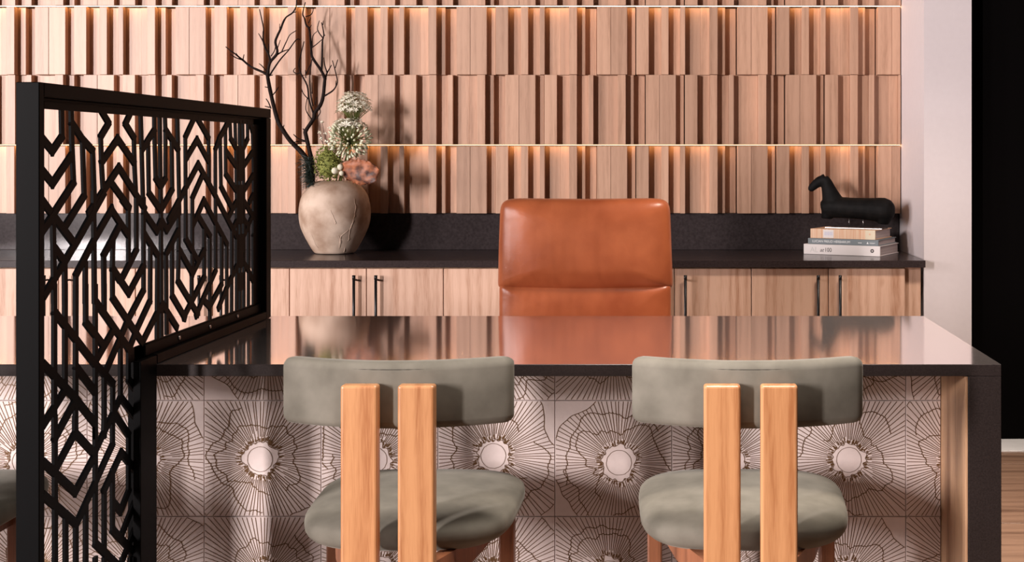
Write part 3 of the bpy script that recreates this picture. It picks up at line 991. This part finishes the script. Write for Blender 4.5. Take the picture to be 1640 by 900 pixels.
branch('dark bare branch standing upright in the vase behind the white flowers', [
    (3.8, 2.5, [(501, 292), (500, 262), (497, 247), (490, 216.6), (490, 209), (502.4, 190), (504, 181), (513, 168.6), (517.5, 154.4), (520, 129.5), (521, 124)]),
    (2.6, .8, [(521, 128), (515, 114), (500.6, 92.4), (498.5, 79.4), (495.6, 47.7), (490.5, 40.4), (487.6, 29), (484.8, 21.7), (489, 3.6)]),
    (1.0, .6, [(489, 27), (499, 22.5), (502, 13)]), (.9, .6, [(494, 37), (498, 28)]), (.9, .5, [(495, 46), (499, 40)]),
    (1.9, .8, [(515, 114), (516, 90), (516.5, 65), (518.7, 55), (515, 36)]),
    (1.1, .6, [(518, 62), (508.6, 47.7), (511.5, 33)]), (.8, .5, [(517, 40), (518, 33)]), (.8, .5, [(518, 58), (521, 56)]),
    (1.0, .6, [(500, 76), (508, 70), (517, 62)]), (.9, .5, [(500, 76), (501, 58), (508, 50)]),
    (1.5, .7, [(522, 124), (523.8, 117), (531, 104)]), (1.2, .7, [(523.8, 116), (520, 104), (518.7, 92)]),
    (1.4, .7, [(519, 154), (532.6, 145.5), (538.8, 136.6), (540, 127.8), (536.7, 112.6), (532.4, 96.8)]), (.9, .6, [(536.8, 109), (541, 95.3)]), (.8, .5, [(538, 137), (538, 129)]),
    (1.5, .8, [(502, 182), (495, 159.7), (491.7, 136.6), (481, 115.5), (479, 101), (481.9, 86.6), (487, 66.4)]),
    (1.2, .8, [(501, 170), (498.8, 158), (497, 140), (496, 122), (500, 92)]), (1.0, .6, [(490, 118), (497, 104), (500, 96)]), (.9, .6, [(490, 125), (489, 112)]),
    (.9, .7, [(499, 191), (490, 176), (491.7, 158)]), (.9, .7, [(506, 191), (513, 180), (511, 172)]), (1.0, .6, [(495, 160), (486, 150), (483, 142)]),
    (1.3, .9, [(490, 211), (485, 206)]), (1.1, .7, [(491, 226), (478, 222), (470, 215)]), (1.0, .6, [(490, 227), (480, 226), (470, 228)]),
    (.9, .6, [(481, 116), (475, 118), (470, 114), (473, 109)]), (1.0, .6, [(505, 168), (507, 155)]), (.9, .5, [(500, 150), (499, 132)]),
], 6.05, 6.08)

# ------------------------------------------------------------------ flowers in the vase
def fib(n):
    g = math.pi * (3 - math.sqrt(5))
    for i in range(n):
        z = 1 - 2 * (i + .5) / n
        r = math.sqrt(1 - z * z)
        yield Vector((r * math.cos(g * i), r * math.sin(g * i), z))

def star(bm, c, d, size, rnd):
    """small six-petal floret facing d"""
    d = d.normalized(); u = d.orthogonal().normalized(); v = d.cross(u)
    a0 = rnd.uniform(0, 6.28)
    for k in range(6):
        a = a0 + k * math.pi / 3
        r = u * math.cos(a) + v * math.sin(a); s = d.cross(r)
        tip = c + r * size + d * size * .25
        mid = c + r * size * .55 + d * size * .22
        w = size * .2
        p0 = bm.verts.new(c); p1 = bm.verts.new(mid + s * w); p2 = bm.verts.new(tip); p3 = bm.verts.new(mid - s * w)
        p4 = bm.verts.new(mid - d * size * .1)
        bm.faces.new((p0, p1, p2, p3)); bm.faces.new((p0, p3, p4)); bm.faces.new((p0, p4, p1)); bm.faces.new((p4, p3, p2)); bm.faces.new((p4, p2, p1))

def bud(bm, c, d, l, w):
    d = d.normalized(); u = d.orthogonal().normalized(); v = d.cross(u)
    rg = []
    for t, r in ((0, .35), (.3, .9), (.6, 1), (.85, .6), (1, .15)):
        rg.append([c + d * l * t + (u * math.cos(k * math.pi / 3) + v * math.sin(k * math.pi / 3)) * w * r for k in range(6)])
    loft(bm, rg)

def allium(label, cpx, Y, rpx, mode, seed, base):
    c = at(cpx[0], cpx[1], Y); R = rpx / 348.0
    rnd = random.Random(seed)
    e = empty('allium_flower', base)
    tag(e, label, 'flower', 'white alliums in the vase')
    b = Vector(base)
    hub = c + Vector((0, 0, -R * (1.0 if mode == 0 else .25)))
    st, fl_, bd = bmesh.new(), bmesh.new(), bmesh.new()
    tube(st, [(0, 0, 0), (hub - b) * .5 + Vector((.004, 0, 0)), hub - b], .0035, 8)
    for d in fib(130 if mode == 0 else 170):
        d = (d + Vector((rnd.uniform(-.1, .1), rnd.uniform(-.1, .1), rnd.uniform(-.1, .1)))).normalized()
        if mode == 0 and d.z < -.22: continue
        rr = R * rnd.uniform(.86, 1.06)
        p = c + d * rr
        tube(st, [hub - b, (hub + (p - hub) * .6 + Vector((0, 0, .002))) - b, p - b], .0009, 4)
        out = (p - hub)
        if mode == 0 or d.z > .62 or rnd.random() < .06:
            star(fl_, p - b, out, R * rnd.uniform(.2, .33), rnd)
        else:
            bud(bd, p - b - out.normalized() * .006, out, R * rnd.uniform(.2, .3), R * .07)
    obj('stems', st, M['stem'], e, True, 'stuff')
    obj('florets', fl_, M['petal'], e, False, 'stuff')
    if mode: obj('buds', bd, M['bud'], e, True, 'stuff')
    else: bd.free()
mouth = Vector((VXx, VYy, CZ + .325))
allium('round white allium head on top of the bouquet', (567, 173), 6.0, 25, 0, 3, mouth + Vector((.02, -.01, 0)))
allium('white allium head full of unopened buds below the top flower', (561, 221), 5.985, 30, 1, 8, mouth + Vector((.03, -.02, 0)))
allium('small half-hidden white allium beside the budding head', (548, 205), 6.03, 15, 0, 12, mouth + Vector((.0, .02, 0)))

# moss clump
rnd = random.Random(4)
bm = bmesh.new()
mc = at(525, 262, 5.985); b = mouth + Vector((-.03, -.03, -.01))
for d in fib(620):
    d = (d + Vector((rnd.uniform(-.3, .3), rnd.uniform(-.3, .3), rnd.uniform(-.3, .3)))).normalized()
    rr = Vector((.062, .055, .075))
    p = mc + Vector((d.x * rr.x, d.y * rr.y, d.z * rr.z)) * rnd.uniform(.72, 1.08)
    s = rnd.uniform(.004, .0085)
    u = d.orthogonal().normalized(); v = d.cross(u)
    a = rnd.uniform(0, 6.28); u, v = u * math.cos(a) + v * math.sin(a), v * math.cos(a) - u * math.sin(a)
    q = [p - b, p + u * s - b, p + d * s * 1.2 + v * s * .3 - b, p + v * s - b]
    vs = [bm.verts.new(x) for x in q]
    bm.faces.new(vs[:3]); bm.faces.new((vs[0], vs[2], vs[3])); bm.faces.new((vs[0], vs[3], vs[1])); bm.faces.new((vs[1], vs[3], vs[2]))
bmesh.ops.create_icosphere(bm, subdivisions=3, radius=1, matrix=Matrix.Translation(mc - b) @ Matrix.Diagonal((.050, .044, .062, 1)))
moss = obj('moss_clump', bm, M['moss'], None); moss.location = b
tag(moss, 'yellow-green moss clump filling the mouth of the vase', 'moss')

# seed spray above the moss
bm = bmesh.new(); sb = bmesh.new()
b = mouth + Vector((-.02, -.01, 0))
for (x, yy) in ((516, 196), (521, 214), (528, 205), (514, 222), (523, 226), (532, 214), (528, 232), (519, 236), (536, 228), (512, 212), (534, 240)):
    p = at(x, yy, 6.0)
    tube(bm, [(0, 0, -.01), (at((x + 528) / 2, (yy + 262) / 2, 6.0) - b), p - b], .001, 5)
    for k in range(9):
        d = Vector((rnd.uniform(-1, 1), rnd.uniform(-1, 1), rnd.uniform(-1, 1))).normalized()
        bud(sb, p - b, d, .0105, .0026)
sp_ = empty('seed_spray', b); tag(sp_, 'thin sprig with fuzzy cream tufts rising between branch and flowers', 'flower')
obj('stems', bm, M['branch'], sp_, True, 'stuff'); obj('tufts', sb, M['petal'], sp_, True, 'stuff')

# pine sprig
bm = bmesh.new()
b = mouth + Vector((-.06, -.01, -.01))
axis = [at(500, 296, 5.97), at(497, 275, 5.96), at(494, 252, 5.96)]
tube(bm, [p - b for p in axis], .004, 6)
for k in range(420):
    t = rnd.random() * 1.98
    i = int(t); p = axis[i].lerp(axis[i + 1], t - i)
    d = Vector((rnd.uniform(-1.0, .45), rnd.uniform(-.8, .8), rnd.uniform(-.9, .35))).normalized()
    l = rnd.uniform(.038, .066)
    tube(bm, [p - b, p + d * l - b], [.0012, .0004], 3)
o = obj('pine_sprig', bm, M['pine'], None); o.location = b
tag(o, 'dark green needle sprig hanging over the left rim of the vase', 'sprig')

# brunia berries
for i, (x, yy, r) in enumerate(((536.5, 273.5, 5.6), (545.2, 267.5, 5.0), (547.3, 277.5, 4.2))):
    Y = 5.915
    p = at(x, yy, Y)
    e = empty('brunia_berry', (p.x, p.y, p.z))
    tag(e, ['large pale round berry nearest the moss above the vase rim', 'pale round berry highest of the three above the vase rim', 'small pale round berry lowest beside the dry leaf'][i], 'berry', 'round berries in the bouquet')
    bm = bmesh.new(); bmesh.ops.create_icosphere(bm, subdivisions=3, radius=r / 355.0)
    obj('berry', bm, M['berry'], e, True)
    bm = bmesh.new(); tube(bm, [(0, 0, 0), (-.002, .05, -.03)], .0022, 6)
    obj('stem', bm, M['stem'], e, True)

# dry leaf
bm = bmesh.new()
outline_u = 18
base_p, tip_p = at(551, 268, 5.93), at(605, 281, 5.90)
b = base_p
ax = (tip_p - base_p); L_ = ax.length; ax.normalize()
side = Vector((.12, -.45, 1)).normalized(); side = (side - ax * side.dot(ax)).normalized(); nor = ax.cross(side)
grid = []
for i in range(outline_u + 1):
    t = i / outline_u
    wdt = .058 * (math.sin(math.pi * min(1, t * .80 + .12)) ** .7) * (1 + .10 * noise.noise(Vector((t * 9, 0, 3))))
    rowp = []
    for j in range(11):
        s = -1 + 2 * j / 10
        hgt = .016 * math.cos(s * 1.9 + t * 2) + .008 * noise.noise(Vector((t * 5, s * 3, 1))) + .02 * (s * s) * (1 - t)
        edge = 1 + .30 * noise.noise(Vector((t * 17, s * 4, 7))) if abs(s) > .75 else 1
        rowp.append(ax * (t * L_ + .006 * noise.noise(Vector((s * 6, t, 2)))) + side * (s * wdt * edge) + nor * hgt)
    grid.append(rowp)
V = [[bm.verts.new(p) for p in r] for r in grid]
for i in range(outline_u):
    for j in range(10):
        bm.faces.new((V[i][j], V[i + 1][j], V[i + 1][j + 1], V[i][j + 1]))
o = obj('dry_leaf', bm, M['leaf'], None, True); o.location = b
md = o.modifiers.new('thick', 'SOLIDIFY'); md.thickness = .0015
tag(o, 'crinkled rust-brown dry leaf lying over the right rim of the vase', 'leaf')
